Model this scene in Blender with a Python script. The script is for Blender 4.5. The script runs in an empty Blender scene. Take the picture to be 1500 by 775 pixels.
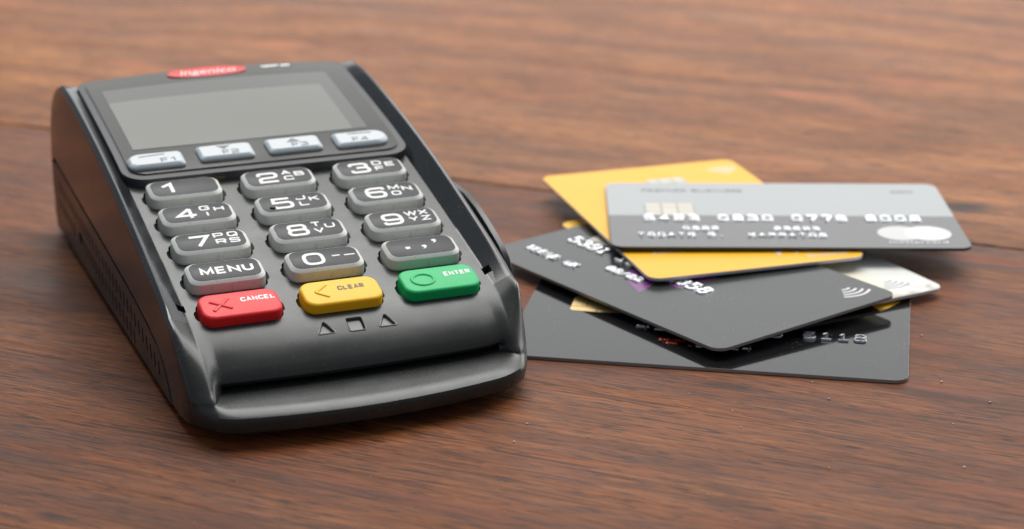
import bpy, bmesh, math, random
from mathutils import Vector, Matrix
random.seed(7)
R = math.radians
MM = 0.001

# ------------------------------------------------------------------ camera, light, exposure
scene = bpy.context.scene
COL = scene.collection
cam_d = bpy.data.cameras.new("camera")
cam = bpy.data.objects.new("camera", cam_d)
COL.objects.link(cam)
cam.location = (0, 0, 164.14 * MM)
cam.rotation_euler = (R(90 - 18.672), 0, 0)
cam_d.sensor_fit = 'HORIZONTAL'
cam_d.sensor_width = 36.0
cam_d.lens = 3119.68 / 1500 * 36.0
cam_d.clip_start = 0.01
cam_d.clip_end = 50
cam_d.dof.use_dof = True
cam_d.dof.focus_distance = 0.432
cam_d.dof.aperture_fstop = 17.0
scene.camera = cam

world = bpy.data.worlds.new("World")
scene.world = world
world.use_nodes = True
bg = world.node_tree.nodes['Background']
bg.inputs['Color'].default_value = (0.86, 0.95, 1.06, 1)
bg.inputs['Strength'].default_value = 0.25


def area_light(name, loc, target, sx, sy, radiance, col):
    d = bpy.data.lights.new(name, 'AREA')
    d.shape = 'RECTANGLE'
    d.size, d.size_y = sx, sy
    d.energy = radiance * math.pi * sx * sy
    d.color = col
    o = bpy.data.objects.new(name, d)
    COL.objects.link(o)
    o.location = loc
    o.rotation_euler = (Vector(target) - Vector(loc)).to_track_quat('-Z', 'Y').to_euler()
    return o


area_light("window_light", (0.55, 3.2, 1.50), (0.0, 0.45, 0.0), 3.4, 3.0, 0.92, (1.0, 0.985, 0.955))
area_light("side_window_light", (2.35, 2.75, 0.85), (0.0, 0.45, 0.0), 1.7, 1.7, 3.2, (1.0, 0.985, 0.955))
area_light("ceiling_light", (0.2, 1.53, 1.80), (0.0, 0.45, 0.0), 2.4, 1.2, 6.2, (1.0, 0.985, 0.96))

scene.view_settings.view_transform = 'Standard'
scene.view_settings.look = 'None'
scene.view_settings.exposure = 0.15
scene.view_settings.gamma = 1.0
scene.view_settings.use_curve_mapping = False

# ------------------------------------------------------------------ materials


def mat(name, col, rough=0.4, metal=0.0, spec=0.5, coat=0.0, bump=None, sss=0.0):
    m = bpy.data.materials.new(name)
    m.use_nodes = True
    nt = m.node_tree
    b = nt.nodes['Principled BSDF']
    b.inputs['Base Color'].default_value = (*col, 1)
    b.inputs['Roughness'].default_value = rough
    b.inputs['Metallic'].default_value = metal
    b.inputs['Specular IOR Level'].default_value = spec
    b.inputs['Coat Weight'].default_value = coat
    b.inputs['Coat Roughness'].default_value = 0.05
    if sss:
        b.inputs['Subsurface Weight'].default_value = sss
        b.inputs['Subsurface Radius'].default_value = (0.6, 0.4, 0.2)
        b.inputs['Subsurface Scale'].default_value = 0.002
    if bump:
        scale, strength, rvar = bump
        tc = nt.nodes.new('ShaderNodeTexCoord')
        n = nt.nodes.new('ShaderNodeTexNoise')
        n.inputs['Scale'].default_value = scale
        n.inputs['Detail'].default_value = 3
        nt.links.new(tc.outputs['Object'], n.inputs['Vector'])
        bp = nt.nodes.new('ShaderNodeBump')
        bp.inputs['Strength'].default_value = strength
        bp.inputs['Distance'].default_value = 0.0002
        nt.links.new(n.outputs['Fac'], bp.inputs['Height'])
        nt.links.new(bp.outputs['Normal'], b.inputs['Normal'])
        if rvar:
            n2 = nt.nodes.new('ShaderNodeTexNoise')
            n2.inputs['Scale'].default_value = scale * 0.06
            n2.inputs['Detail'].default_value = 5
            nt.links.new(tc.outputs['Object'], n2.inputs['Vector'])
            mr = nt.nodes.new('ShaderNodeMapRange')
            mr.inputs['From Min'].default_value = 0.3
            mr.inputs['From Max'].default_value = 0.7
            mr.inputs['To Min'].default_value = rough - rvar
            mr.inputs['To Max'].default_value = rough + rvar
            nt.links.new(n2.outputs['Fac'], mr.inputs['Value'])
            nt.links.new(mr.outputs['Result'], b.inputs['Roughness'])
    return m


def dusty(m, scale=900.0, amount=0.35, thr=0.66, col=(0.45, 0.44, 0.40)):
    """sprinkle settled dust specks over a material (base colour only)"""
    nt = m.node_tree
    b = nt.nodes['Principled BSDF']
    tc = nt.nodes.new('ShaderNodeTexCoord')
    n = nt.nodes.new('ShaderNodeTexNoise')
    n.inputs['Scale'].default_value = scale
    n.inputs['Detail'].default_value = 2
    n2 = nt.nodes.new('ShaderNodeTexNoise')
    n2.inputs['Scale'].default_value = scale * 0.05
    nt.links.new(tc.outputs['Object'], n.inputs['Vector'])
    nt.links.new(tc.outputs['Object'], n2.inputs['Vector'])
    a = nt.nodes.new('ShaderNodeMath')
    a.operation = 'MULTIPLY_ADD'
    nt.links.new(n2.outputs['Fac'], a.inputs[0])
    a.inputs[1].default_value = 0.35
    nt.links.new(n.outputs['Fac'], a.inputs[2])
    mr = nt.nodes.new('ShaderNodeMapRange')
    mr.inputs['From Min'].default_value = thr + 0.14
    mr.inputs['From Max'].default_value = thr + 0.26
    mr.inputs['To Max'].default_value = amount
    nt.links.new(a.outputs[0], mr.inputs['Value'])
    mx = nt.nodes.new('ShaderNodeMix')
    mx.data_type = 'RGBA'
    mx.inputs['A'].default_value = b.inputs['Base Color'].default_value
    mx.inputs['B'].default_value = (*col, 1)
    nt.links.new(mr.outputs['Result'], mx.inputs['Factor'])
    nt.links.new(mx.outputs['Result'], b.inputs['Base Color'])
    return m


M_gloss = dusty(mat('casing_gloss', (0.019, 0.021, 0.023), 0.17, spec=0.55, bump=(2600, 0.02, 0.03)), 2600, 0.20, 0.69)
M_case = dusty(mat('casing_plastic', (0.030, 0.032, 0.030), 0.28, spec=0.33, bump=(2600, 0.03, 0.04)), 2600, 0.12, 0.69)
M_grille = mat('grille_plastic', (0.030, 0.029, 0.028), 0.30, bump=(2600, 0.06, 0.04))
M_rim = mat('rim_plastic', (0.035, 0.035, 0.042), 0.5, bump=(3500, 0.5, 0.0))
M_symbol_sheen = mat('symbol_painted_sheen', (0.15, 0.147, 0.145), 0.4)  # casing plastic painted lighter for the light caught by symbol floors and rims
M_lens = mat('lens_gloss', (0.050, 0.048, 0.042), 0.11, spec=0.5, bump=(700, 0.004, 0.05))
M_display_shade = mat('display_recess_shade', (0.13, 0.13, 0.122), 0.12)  # darker grey: recess shade painted along the display's top and right
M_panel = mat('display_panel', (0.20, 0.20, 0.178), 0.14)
M_rubber = dusty(mat('key_rubber', (0.66, 0.665, 0.63), 0.42, sss=0.2, bump=(1500, 0.1, 0.05)), 900, 0.25, 0.64, (0.28, 0.25, 0.18))
M_face = dusty(mat('key_label_black', (0.020, 0.021, 0.025), 0.40, spec=0.22, bump=(3000, 0.08, 0.06)), 2400, 0.15, 0.70)
M_white = mat('print_white', (0.82, 0.81, 0.78), 0.5)
M_fkey = mat('key_white', (0.50, 0.56, 0.60), 0.5, sss=0.1)
M_ftop = mat('key_white_top', (0.60, 0.635, 0.65), 0.55)
M_grey_print = mat('print_grey', (0.13, 0.135, 0.15), 0.5)
M_red = mat('key_red', (0.82, 0.022, 0.026), 0.45, spec=0.3, sss=0.25, bump=(1800, 0.12, 0.04))
M_yellow = mat('key_yellow', (0.92, 0.54, 0.010), 0.45, spec=0.3, sss=0.25, bump=(1800, 0.12, 0.04))
M_green = mat('key_green', (0.004, 0.50, 0.15), 0.45, spec=0.3, sss=0.25, bump=(1800, 0.12, 0.04))
M_brown_print = mat('print_brown', (0.12, 0.07, 0.01), 0.5)
M_logo_red = mat('logo_red', (0.74, 0.035, 0.03), 0.4, spec=0.3)
M_silver = mat('foil_silver', (0.88, 0.89, 0.91), 0.30, metal=1.0)
M_gold = mat('chip_gold', (0.85, 0.60, 0.25), 0.40, metal=0.2, bump=(1500, 0.2, 0.05))
M_chip_silver = mat('chip_silver', (0.52, 0.50, 0.43), 0.45, metal=0.35)
M_chip_gap = mat('chip_gap', (0.10, 0.075, 0.04), 0.5)
M_chip_gap_light = mat('chip_gap_light', (0.22, 0.21, 0.18), 0.5)
M_black_card = dusty(mat('card_black', (0.010, 0.010, 0.011), 0.07, spec=0.55, bump=(900, 0.012, 0.03)), 1400, 0.25, 0.70)
M_satin_card = dusty(mat('card_satin_black', (0.034, 0.036, 0.035), 0.20, spec=0.5, bump=(1200, 0.03, 0.05)), 1400, 0.22, 0.70)
M_black_emboss = mat('emboss_black', (0.30, 0.30, 0.32), 0.12, metal=0.8)
M_card_edge_dark = mat('card_edge_dark', (0.27, 0.25, 0.23), 0.5)
M_yellow_card = mat('card_yellow', (0.94, 0.47, 0.012), 0.34, spec=0.35, bump=(1200, 0.02, 0.04))
M_card_edge_white = mat('card_edge_white', (0.62, 0.60, 0.60), 0.5)
M_card_back_yellow = mat('card_back_yellow', (0.85, 0.50, 0.02), 0.4)
M_logo_pale = mat('logo_pale', (0.60, 0.595, 0.58), 0.25)
M_card_edge_black = mat('card_edge_black', (0.03, 0.03, 0.03), 0.5)
M_logo_white = mat('logo_white', (0.74, 0.74, 0.73), 0.25)
M_purple = mat('print_purple', (0.20, 0.055, 0.21), 0.25)
M_blue_print = mat('print_blue', (0.22, 0.25, 0.36), 0.4)
M_red_print = mat('print_red', (0.75, 0.085, 0.03), 0.4)
M_crumb = mat('crumb', (0.62, 0.50, 0.33), 0.7)

# two-tone silver/grey card print: the boundary is a print edge of the card itself


def mat_twotone():
    m = mat('card_two_tone', (0.2, 0.2, 0.21), 0.24, bump=(1200, 0.02, 0.04))
    nt = m.node_tree
    b = nt.nodes['Principled BSDF']
    tc = nt.nodes.new('ShaderNodeTexCoord')
    sp = nt.nodes.new('ShaderNodeSeparateXYZ')
    nt.links.new(tc.outputs['Object'], sp.inputs[0])
    gt = nt.nodes.new('ShaderNodeMath')
    gt.operation = 'GREATER_THAN'
    nt.links.new(sp.outputs['Y'], gt.inputs[0])
    gt.inputs[1].default_value = -1.55 * MM
    mx = nt.nodes.new('ShaderNodeMix')
    mx.data_type = 'RGBA'
    mx.inputs['A'].default_value = (0.135, 0.134, 0.137, 1)
    mx.inputs['B'].default_value = (0.39, 0.405, 0.405, 1)
    nt.links.new(gt.outputs[0], mx.inputs['Factor'])
    nt.links.new(mx.outputs['Result'], b.inputs['Base Color'])
    return m


def mat_cream():
    """worn cream card with a yellow band along one long side and grime at the far short end"""
    m = mat('card_cream', (0.8, 0.78, 0.68), 0.32)
    nt = m.node_tree
    b = nt.nodes['Principled BSDF']
    tc = nt.nodes.new('ShaderNodeTexCoord')
    sp = nt.nodes.new('ShaderNodeSeparateXYZ')
    nt.links.new(tc.outputs['Object'], sp.inputs[0])
    r1 = nt.nodes.new('ShaderNodeMapRange')
    r1.inputs['From Min'].default_value = -30 * MM
    r1.inputs['From Max'].default_value = -2 * MM
    nt.links.new(sp.outputs['X'], r1.inputs['Value'])
    r2 = nt.nodes.new('ShaderNodeMapRange')
    r2.inputs['From Min'].default_value = 4 * MM
    r2.inputs['From Max'].default_value = 19 * MM
    nt.links.new(sp.outputs['Y'], r2.inputs['Value'])
    mx = nt.nodes.new('ShaderNodeMix')
    mx.data_type = 'RGBA'
    mx.inputs['A'].default_value = (0.84, 0.70, 0.38, 1)
    mx.inputs['B'].default_value = (0.83, 0.83, 0.78, 1)
    nt.links.new(r2.outputs['Result'], mx.inputs['Factor'])
    mx2 = nt.nodes.new('ShaderNodeMix')
    mx2.data_type = 'RGBA'
    mx2.inputs['A'].default_value = (0.93, 0.56, 0.06, 1)
    nt.links.new(r1.outputs['Result'], mx2.inputs['Factor'])
    nt.links.new(mx.outputs['Result'], mx2.inputs['B'])
    n = nt.nodes.new('ShaderNodeTexNoise')
    n.inputs['Scale'].default_value = 260
    n.inputs['Detail'].default_value = 6
    nt.links.new(tc.outputs['Object'], n.inputs['Vector'])
    r3 = nt.nodes.new('ShaderNodeMapRange')
    r3.inputs['From Min'].default_value = 35.0 * MM
    r3.inputs['From Max'].default_value = 42.5 * MM
    r3.inputs['To Max'].default_value = 0.34
    nt.links.new(sp.outputs['X'], r3.inputs['Value'])
    ad = nt.nodes.new('ShaderNodeMath')
    ad.operation = 'ADD'
    nt.links.new(n.outputs['Fac'], ad.inputs[0])
    nt.links.new(r3.outputs['Result'], ad.inputs[1])
    r4 = nt.nodes.new('ShaderNodeMapRange')
    r4.inputs['From Min'].default_value = 0.66
    r4.inputs['From Max'].default_value = 0.92
    r4.inputs['To Max'].default_value = 0.8
    nt.links.new(ad.outputs[0], r4.inputs['Value'])
    mx3 = nt.nodes.new('ShaderNodeMix')
    mx3.data_type = 'RGBA'
    mx3.inputs['B'].default_value = (0.36, 0.33, 0.25, 1)
    nt.links.new(r4.outputs['Result'], mx3.inputs['Factor'])
    nt.links.new(mx2.outputs['Result'], mx3.inputs['A'])
    nt.links.new(mx3.outputs['Result'], b.inputs['Base Color'])
    return m


M_twotone = mat_twotone()
M_cream = mat_cream()


def mat_wood():
    m = bpy.data.materials.new('stained_wood')
    m.use_nodes = True
    nt = m.node_tree
    N, L = nt.nodes, nt.links
    b = N['Principled BSDF']
    tc = N.new('ShaderNodeTexCoord')
    oi = N.new('ShaderNodeObjectInfo')
    off = N.new('ShaderNodeVectorMath')
    off.operation = 'SCALE'
    off.inputs[0].default_value = (7.3, 3.1, 5.7)
    L.new(oi.outputs['Random'], off.inputs['Scale'])
    base = N.new('ShaderNodeVectorMath')
    base.operation = 'ADD'
    L.new(tc.outputs['Object'], base.inputs[0])
    L.new(off.outputs[0], base.inputs[1])

    def noise(scl, detail, rough=0.55, vec=None, dist=0.0):
        mp = N.new('ShaderNodeMapping')
        mp.inputs['Scale'].default_value = scl
        L.new(vec or base.outputs[0], mp.inputs['Vector'])
        n = N.new('ShaderNodeTexNoise')
        n.inputs['Scale'].default_value = 1
        n.inputs['Detail'].default_value = detail
        n.inputs['Roughness'].default_value = rough
        n.inputs['Distortion'].default_value = dist
        L.new(mp.outputs[0], n.inputs['Vector'])
        return n.outputs['Fac']

    def math_(op, a, c, d=None):
        q = N.new('ShaderNodeMath')
        q.operation = op
        for i, v in enumerate((a, c, d)):
            if v is None:
                continue
            if isinstance(v, (int, float)):
                q.inputs[i].default_value = v
            else:
                L.new(v, q.inputs[i])
        return q.outputs[0]

    def ramp(v, stops):
        r = N.new('ShaderNodeValToRGB')
        e = r.color_ramp.elements
        e[0].position, e[0].color = stops[0][0], (*stops[0][1], 1)
        e[1].position, e[1].color = stops[-1][0], (*stops[-1][1], 1)
        for p, c in stops[1:-1]:
            q = e.new(p)
            q.color = (*c, 1)
        L.new(v, r.inputs['Fac'])
        return r.outputs['Color']

    def mix(f, a, c, mode='MIX'):
        q = N.new('ShaderNodeMix')
        q.data_type = 'RGBA'
        q.blend_type = mode
        if isinstance(f, (int, float)):
            q.inputs['Factor'].default_value = f
        else:
            L.new(f, q.inputs['Factor'])
        for k, v in (('A', a), ('B', c)):
            if isinstance(v, tuple):
                q.inputs[k].default_value = (*v, 1)
            else:
                L.new(v, q.inputs[k])
        return q.outputs['Result']

    # cathedral figure: warped growth rings, seen as long loops along the grain
    warp = noise((4.5, 16, 16), 3)
    sep = N.new('ShaderNodeSeparateXYZ')
    L.new(base.outputs[0], sep.inputs[0])
    ph = math_('MULTIPLY_ADD', warp, 30.0, math_('MULTIPLY', sep.outputs['Y'], 190.0))
    ring = math_('MULTIPLY_ADD', math_('SINE', ph, 0), 0.5, 0.5)
    big = noise((2.2, 14, 14), 4)
    mid = noise((14, 150, 150), 6, 0.65, None, 0.8)
    fine = noise((80, 1000, 1000), 5, 0.70, None, 0.7)
    line = noise((52, 1250, 1250), 3, 0.55, None, 1.0)
    pore = noise((170, 2300, 2300), 2, 0.5)
    v = math_('MULTIPLY_ADD', ring, 0.10, math_('MULTIPLY_ADD', big, 0.22, math_('MULTIPLY_ADD', mid, 0.18, 0.19)))
    v = math_('MULTIPLY_ADD', fine, 0.70, v)
    col = ramp(v, [(0.52, (0.026, 0.0098, 0.0052)), (0.68, (0.088, 0.030, 0.0125)),
                   (0.82, (0.155, 0.055, 0.0205)), (0.98, (0.25, 0.100, 0.036))])
    pf = N.new('ShaderNodeMapRange')
    pf.inputs['From Min'].default_value = 0.57
    pf.inputs['From Max'].default_value = 0.65
    pf.inputs['To Max'].default_value = 0.85
    L.new(pore, pf.inputs['Value'])
    col = mix(pf.outputs['Result'], col, (0.018, 0.010, 0.009))
    lf = N.new('ShaderNodeMapRange')
    lf.inputs['From Min'].default_value = 0.54
    lf.inputs['From Max'].default_value = 0.66
    lf.inputs['To Max'].default_value = 0.85
    L.new(line, lf.inputs['Value'])
    col = mix(lf.outputs['Result'], col, (0.030, 0.0125, 0.0085))
    # blotchy worn patches, greyer
    bl = noise((10, 26, 20), 5, 0.6)
    bf = N.new('ShaderNodeMapRange')
    bf.inputs['From Min'].default_value = 0.52
    bf.inputs['From Max'].default_value = 0.75
    bf.inputs['To Max'].default_value = 0.58
    L.new(bl, bf.inputs['Value'])
    col = mix(bf.outputs['Result'], col, (0.046, 0.020, 0.012))
    # reddish worn areas
    rd = noise((14, 60, 40), 4, 0.6)
    rf = N.new('ShaderNodeMapRange')
    rf.inputs['From Min'].default_value = 0.58
    rf.inputs['From Max'].default_value = 0.74
    rf.inputs['To Max'].default_value = 0.72
    L.new(rd, rf.inputs['Value'])
    col = mix(rf.outputs['Result'], col, (0.21, 0.060, 0.026))
    # knots and ink-dark stains with their own shape (plank coordinates, metres)
    for kx, ky, rx, ry, st in KNOTS:
        mp = N.new('ShaderNodeMapping')
        mp.inputs['Location'].default_value = (-kx / rx, -ky / ry, 0)
        mp.inputs['Scale'].default_value = (1 / rx, 1 / ry, 0)
        L.new(tc.outputs['Object'], mp.inputs['Vector'])
        ln = N.new('ShaderNodeVectorMath')
        ln.operation = 'LENGTH'
        L.new(mp.outputs[0], ln.inputs[0])
        wob = math_('MULTIPLY_ADD', noise((90, 300, 90), 4), 1.2, math_('SUBTRACT', ln.outputs['Value'], 0.6))
        kf = N.new('ShaderNodeMapRange')
        kf.inputs['From Min'].default_value = 1.0
        kf.inputs['From Max'].default_value = 0.35
        kf.inputs['To Max'].default_value = st
        L.new(wob, kf.inputs['Value'])
        col = mix(kf.outputs['Result'], col, (0.016, 0.012, 0.012))
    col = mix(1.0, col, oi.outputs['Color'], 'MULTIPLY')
    L.new(col, b.inputs['Base Color'])
    rr = N.new('ShaderNodeMapRange')
    rr.inputs['To Min'].default_value = 0.36
    rr.inputs['To Max'].default_value = 0.58
    rr.inputs['From Min'].default_value = 0.3
    rr.inputs['From Max'].default_value = 0.7
    L.new(mid, rr.inputs['Value'])
    L.new(rr.outputs['Result'], b.inputs['Roughness'])
    b.inputs['Specular IOR Level'].default_value = 0.13
    h = math_('MULTIPLY_ADD', fine, 0.6, math_('MULTIPLY_ADD', pore, -0.5, math_('MULTIPLY_ADD', line, -0.7, math_('MULTIPLY', mid, 0.5))))
    bp = N.new('ShaderNodeBump')
    bp.inputs['Strength'].default_value = 0.45
    bp.inputs['Distance'].default_value = 0.00035
    L.new(h, bp.inputs['Height'])
    L.new(bp.outputs['Normal'], b.inputs['Normal'])
    return m


# ------------------------------------------------------------------ helpers


def mesh_obj(name, verts, faces, material, parent=None, angle=35, loc=None, mats=None, fmat=None):
    me = bpy.data.meshes.new(name)
    me.from_pydata([(x * MM, y * MM, z * MM) for x, y, z in verts], [], faces)
    bm = bmesh.new()
    bm.from_mesh(me)
    if fmat:
        for f, k in zip(bm.faces, fmat):
            f.material_index = k
    bmesh.ops.recalc_face_normals(bm, faces=bm.faces)
    bm.to_mesh(me)
    bm.free()
    me.shade_smooth()
    me.set_sharp_from_angle(angle=R(angle))
    for q in (mats or [material]):
        me.materials.append(q)
    o = bpy.data.objects.new(name, me)
    COL.objects.link(o)
    if parent:
        o.parent = parent
    if loc:
        o.location = [c * MM for c in loc]
    return o


def tag(o, label=None, cat=None, group=None, kind=None):
    for k, v in (('label', label), ('category', cat), ('group', group), ('kind', kind)):
        if v:
            o[k] = v
    return o


def rrect(w, h, r, n=6, cx=0, cy=0):
    """rounded rectangle outline, counter-clockwise; r is one radius or four (br, tr, tl, bl)"""
    if not isinstance(r, (tuple, list)):
        r = (r,) * 4
    out = []
    for k, (sx, sy) in enumerate(((1, -1), (1, 1), (-1, 1), (-1, -1))):
        q = min(r[k], w / 2 - 1e-3, h / 2 - 1e-3)
        ox, oy = cx + sx * (w / 2 - q), cy + sy * (h / 2 - q)
        a0 = -90 + 90 * k
        for i in range(n + 1):
            a = R(a0 + 90 * i / n)
            out.append((ox + q * math.cos(a), oy + q * math.sin(a)))
    return out


def stack(loops, cap_bottom=True, cap_top=True):
    """loops: list of equal-length lists of 3D points -> verts, faces"""
    n = len(loops[0])
    v, f = [], []
    for l in loops:
        v += l
    for k in range(len(loops) - 1):
        for i in range(n):
            j = (i + 1) % n
            f.append((k * n + i, k * n + j, (k + 1) * n + j, (k + 1) * n + i))
    if cap_bottom:
        f.append(tuple(range(n))[::-1])
    if cap_top:
        f.append(tuple((len(loops) - 1) * n + i for i in range(n)))
    return v, f


def lift(loop, z):
    return [(x, y, z) for x, y in loop]


def prism(loop, z0, z1):
    return stack([lift(loop, z0), lift(loop, z1)])


def merge(*parts):
    v, f = [], []
    for pv, pf in parts:
        o = len(v)
        v += pv
        f += [tuple(i + o for i in q) for q in pf]
    return v, f


def xform(vf, mtx):
    return [tuple(mtx @ Vector(p)) for p in vf[0]], vf[1]


def box(x0, x1, y0, y1, z0, z1):
    return prism([(x0, y0), (x1, y0), (x1, y1), (x0, y1)], z0, z1)


def cut(o, vf):
    """subtract a closed mesh (parent-local mm) from object o"""
    me = bpy.data.meshes.new('cutter')
    me.from_pydata([(x * MM, y * MM, z * MM) for x, y, z in vf[0]], [], vf[1])
    bm = bmesh.new()
    bm.from_mesh(me)
    bmesh.ops.recalc_face_normals(bm, faces=bm.faces)
    bm.to_mesh(me)
    bm.free()
    c = bpy.data.objects.new('cutter', me)
    COL.objects.link(c)
    c.matrix_world = Matrix.Identity(4)
    par, o.parent = o.parent, None
    md = o.modifiers.new('cut', 'BOOLEAN')
    md.operation = 'DIFFERENCE'
    md.solver = 'EXACT'
    md.use_self = True
    md.object = c
    dg = bpy.context.evaluated_depsgraph_get()
    dg.update()
    new = bpy.data.meshes.new_from_object(o.evaluated_get(dg))
    o.modifiers.clear()
    old = o.data
    o.data = new
    new.name = old.name
    bpy.data.meshes.remove(old)
    bpy.data.objects.remove(c)
    bpy.data.meshes.remove(me)
    new.shade_smooth()
    new.set_sharp_from_angle(angle=R(38))
    o.parent = par


# ---- stroke lettering: wide square-shouldered characters; (x, y[, corner radius]) in a unit box; 'c' closes the stroke
G = {
    '0': ['c', (0, 0), (1, 0), (1, 1), (0, 1)],
    '1': [(0.12, .70), (.62, 1, 0), (.62, 0)],
    '2': [(0, .72), (0, 1), (1, 1), (1, .50), (0, .44), (0, 0, 0), (1, 0)],
    '3': [(0, .76), (0, 1), (.95, 1), (.95, .53), (.32, .53), None, (.32, .53), (1, .53), (1, 0), (0, 0), (0, .24)],
    '4': [(.72, 0), (.72, 1), None, (.72, 1), (0, .28, 0), (1.02, .28)],
    '5': [(.95, 1), (.04, 1, 0), (0, .57, 0), (1, .6), (1, 0), (0, 0), (0, .2)],
    '6': [(1, .78), (1, 1), (0, 1), (0, 0), (1, 0), (1, .57), (.05, .57)],
    '7': [(0, 1), (1, 1, 0), (.38, 0)],
    '8': ['c', (.05, .53), (.95, .53), (.95, 1), (.05, 1), None, 'c', (0, 0), (1, 0), (1, .53), (0, .53)],
    '9': [(0, .22), (0, 0), (1, 0), (1, 1), (0, 1), (0, .43), (.95, .43)],
    'A': [(0, 0), (.5, 1, 0), (1, 0), None, (.22, .32), (.78, .32)],
    'B': ['c', (0, 0, 0), (1, 0), (1, .53), (0, .53, 0), None, 'c', (0, .53, 0), (.93, .53), (.93, 1), (0, 1, 0)],
    'C': [(1, .72), (1, 1), (0, 1), (0, 0), (1, 0), (1, .28)],
    'D': ['c', (0, 0, 0), (1, 0), (1, 1), (0, 1, 0)],
    'E': [(1, 1), (0, 1, 0), (0, 0, 0), (1, 0), None, (0, .5), (.92, .5)],
    'F': [(1, 1), (0, 1, 0), (0, 0), None, (0, .47), (.85, .47)],
    'G': [(1, .75), (1, 1), (0, 1), (0, 0), (1, 0), (1, .48, 0), (.55, .48)],
    'H': [(0, 0), (0, 1), None, (1, 0), (1, 1), None, (0, .5), (1, .5)],
    'I': [(.5, 0), (.5, 1)],
    'J': [(1, 1), (1, 0), (0, 0), (0, .35)],
    'K': [(0, 0), (0, 1), None, (1, 1), (.1, .48), None, (.38, .62), (1, 0)],
    'L': [(0, 1), (0, 0, 0), (1, 0)],
    'M': [(0, 0), (.04, 1, 0), (.5, .15, 0), (.96, 1, 0), (1, 0)],
    'N': [(0, 0), (0, 1, 0), (1, 0, 0), (1, 1)],
    'O': ['c', (0, 0), (1, 0), (1, 1), (0, 1)],
    'P': [(0, 0), (0, 1, 0), (1, 1), (1, .42), (0, .42)],
    'Q': ['c', (0, 0), (1, 0), (1, 1), (0, 1), None, (.6, .3), (1.05, -.1)],
    'R': [(0, 0), (0, 1, 0), (1, 1), (1, .45), (0, .45), None, (.55, .45), (1, 0)],
    'S': [(1, .76), (1, 1), (0, 1), (0, .52), (1, .52), (1, 0), (0, 0), (0, .24)],
    'T': [(0, 1), (1, 1), None, (.5, 1), (.5, 0)],
    'U': [(0, 1), (0, 0), (1, 0), (1, 1)],
    'V': [(0, 1), (.5, 0, 0), (1, 1)],
    'W': [(0, 1), (.26, 0, 0), (.5, .9, 0), (.74, 0, 0), (1, 1)],
    'X': [(0, 0), (1, 1), None, (0, 1), (1, 0)],
    'Y': [(0, 1), (.5, .45, 0), (1, 1), None, (.5, .45), (.5, 0)],
    'Z': [(0, 1), (1, 1, 0), (0, 0, 0), (1, 0)],
    '/': [(0, 0), (1, 1)],
    '-': [(0, .45), (1, .45)],
    '_': [(0, .35), (0, .1, 0), (1, .1, 0), (1, .35)],
    '.': [(.4, .02), (.6, .02)],
    '!': [(.15, .74), (.56, 1, 0), (.56, 0), None, (.08, 0), (1.0, 0)],
}


def strokes(ch):
    cur, closed = [], False
    for p in G[ch] + [None]:
        if p == 'c':
            closed = True
        elif p is None:
            yield cur, closed
            cur, closed = [], False
        else:
            cur.append(p)


def round_path(pts, closed, rad):
    n = len(pts)
    out = []
    for i in range(n):
        p = Vector(pts[i][:2])
        r = pts[i][2] if len(pts[i]) > 2 else rad
        if (not closed and i in (0, n - 1)) or r < 1e-4:
            out.append(p)
            continue
        a, b = Vector(pts[i - 1][:2]), Vector(pts[(i + 1) % n][:2])
        da, db = (a - p), (b - p)
        r = min(r, da.length * .49, db.length * .49)
        pa, pb = p + da.normalized() * r, p + db.normalized() * r
        for k in range(5):
            t = k / 4
            out.append(pa * (1 - t) ** 2 + p * 2 * t * (1 - t) + pb * t * t)
    q = [out[0]]
    for p in out[1:]:
        if (p - q[-1]).length > 1e-4:
            q.append(p)
    return q


def sweep(path, closed, prof):
    """prof: list of (offset, z) across the stroke; returns verts, faces of the swept band"""
    n = len(path)
    v, f = [], []
    for i in range(n):
        p = path[i]
        d0 = (p - path[i - 1]) if (closed or i > 0) else None
        d1 = (path[(i + 1) % n] - p) if (closed or i < n - 1) else None
        if d0 is None:
            d0 = d1
        if d1 is None:
            d1 = d0
        d0, d1 = d0.normalized(), d1.normalized()
        t = (d0 + d1)
        t = d0 if t.length < 1e-6 else t.normalized()
        nrm = Vector((-t.y, t.x))
        s = 1 / max(0.42, abs(t.dot(d0)))
        for o, z in prof:
            v.append((p.x + nrm.x * o * s, p.y + nrm.y * o * s, z))
    m = len(prof)
    for i in range(n if closed else n - 1):
        j = (i + 1) % n
        for k in range(m - 1):
            f.append((i * m + k, j * m + k, j * m + k + 1, i * m + k + 1))
    if not closed:
        f.append(tuple(range(m)))
        f.append(tuple((n - 1) * m + k for k in range(m))[::-1])
    return v, f


def glyph(ch, x, y, w, h, t, z=0.0, rad=None, emboss=0.0, dz0=0.0):
    """one character with its lower-left corner at (x, y); flat print, or a rounded ridge if emboss > 0"""
    out = []
    rad = rad if rad is not None else 0.34 * min(w, h)
    for k, (pts, closed) in enumerate(strokes(ch)):
        q = [(x + t / 2 + p[0] * (w - t), y + t / 2 + p[1] * (h - t)) + tuple(p[2:]) for p in pts]
        path = round_path(q, closed, rad)
        if emboss:
            prof = [(-t / 2, z), (-t * .36, z + emboss * .72), (-t * .14, z + emboss), (t * .14, z + emboss), (t * .36, z + emboss * .72), (t / 2, z)]
            prof = [(o, zz + k * 0.013 * (zz > z)) for o, zz in prof]
        else:
            zt = z + 0.035 + k * 0.006
            prof = [(-t / 2, z - 0.02), (-t / 2, zt), (t / 2, zt), (t / 2, z - 0.02)]
        out.append(sweep(path, closed, prof))
    return merge(*out)


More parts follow.
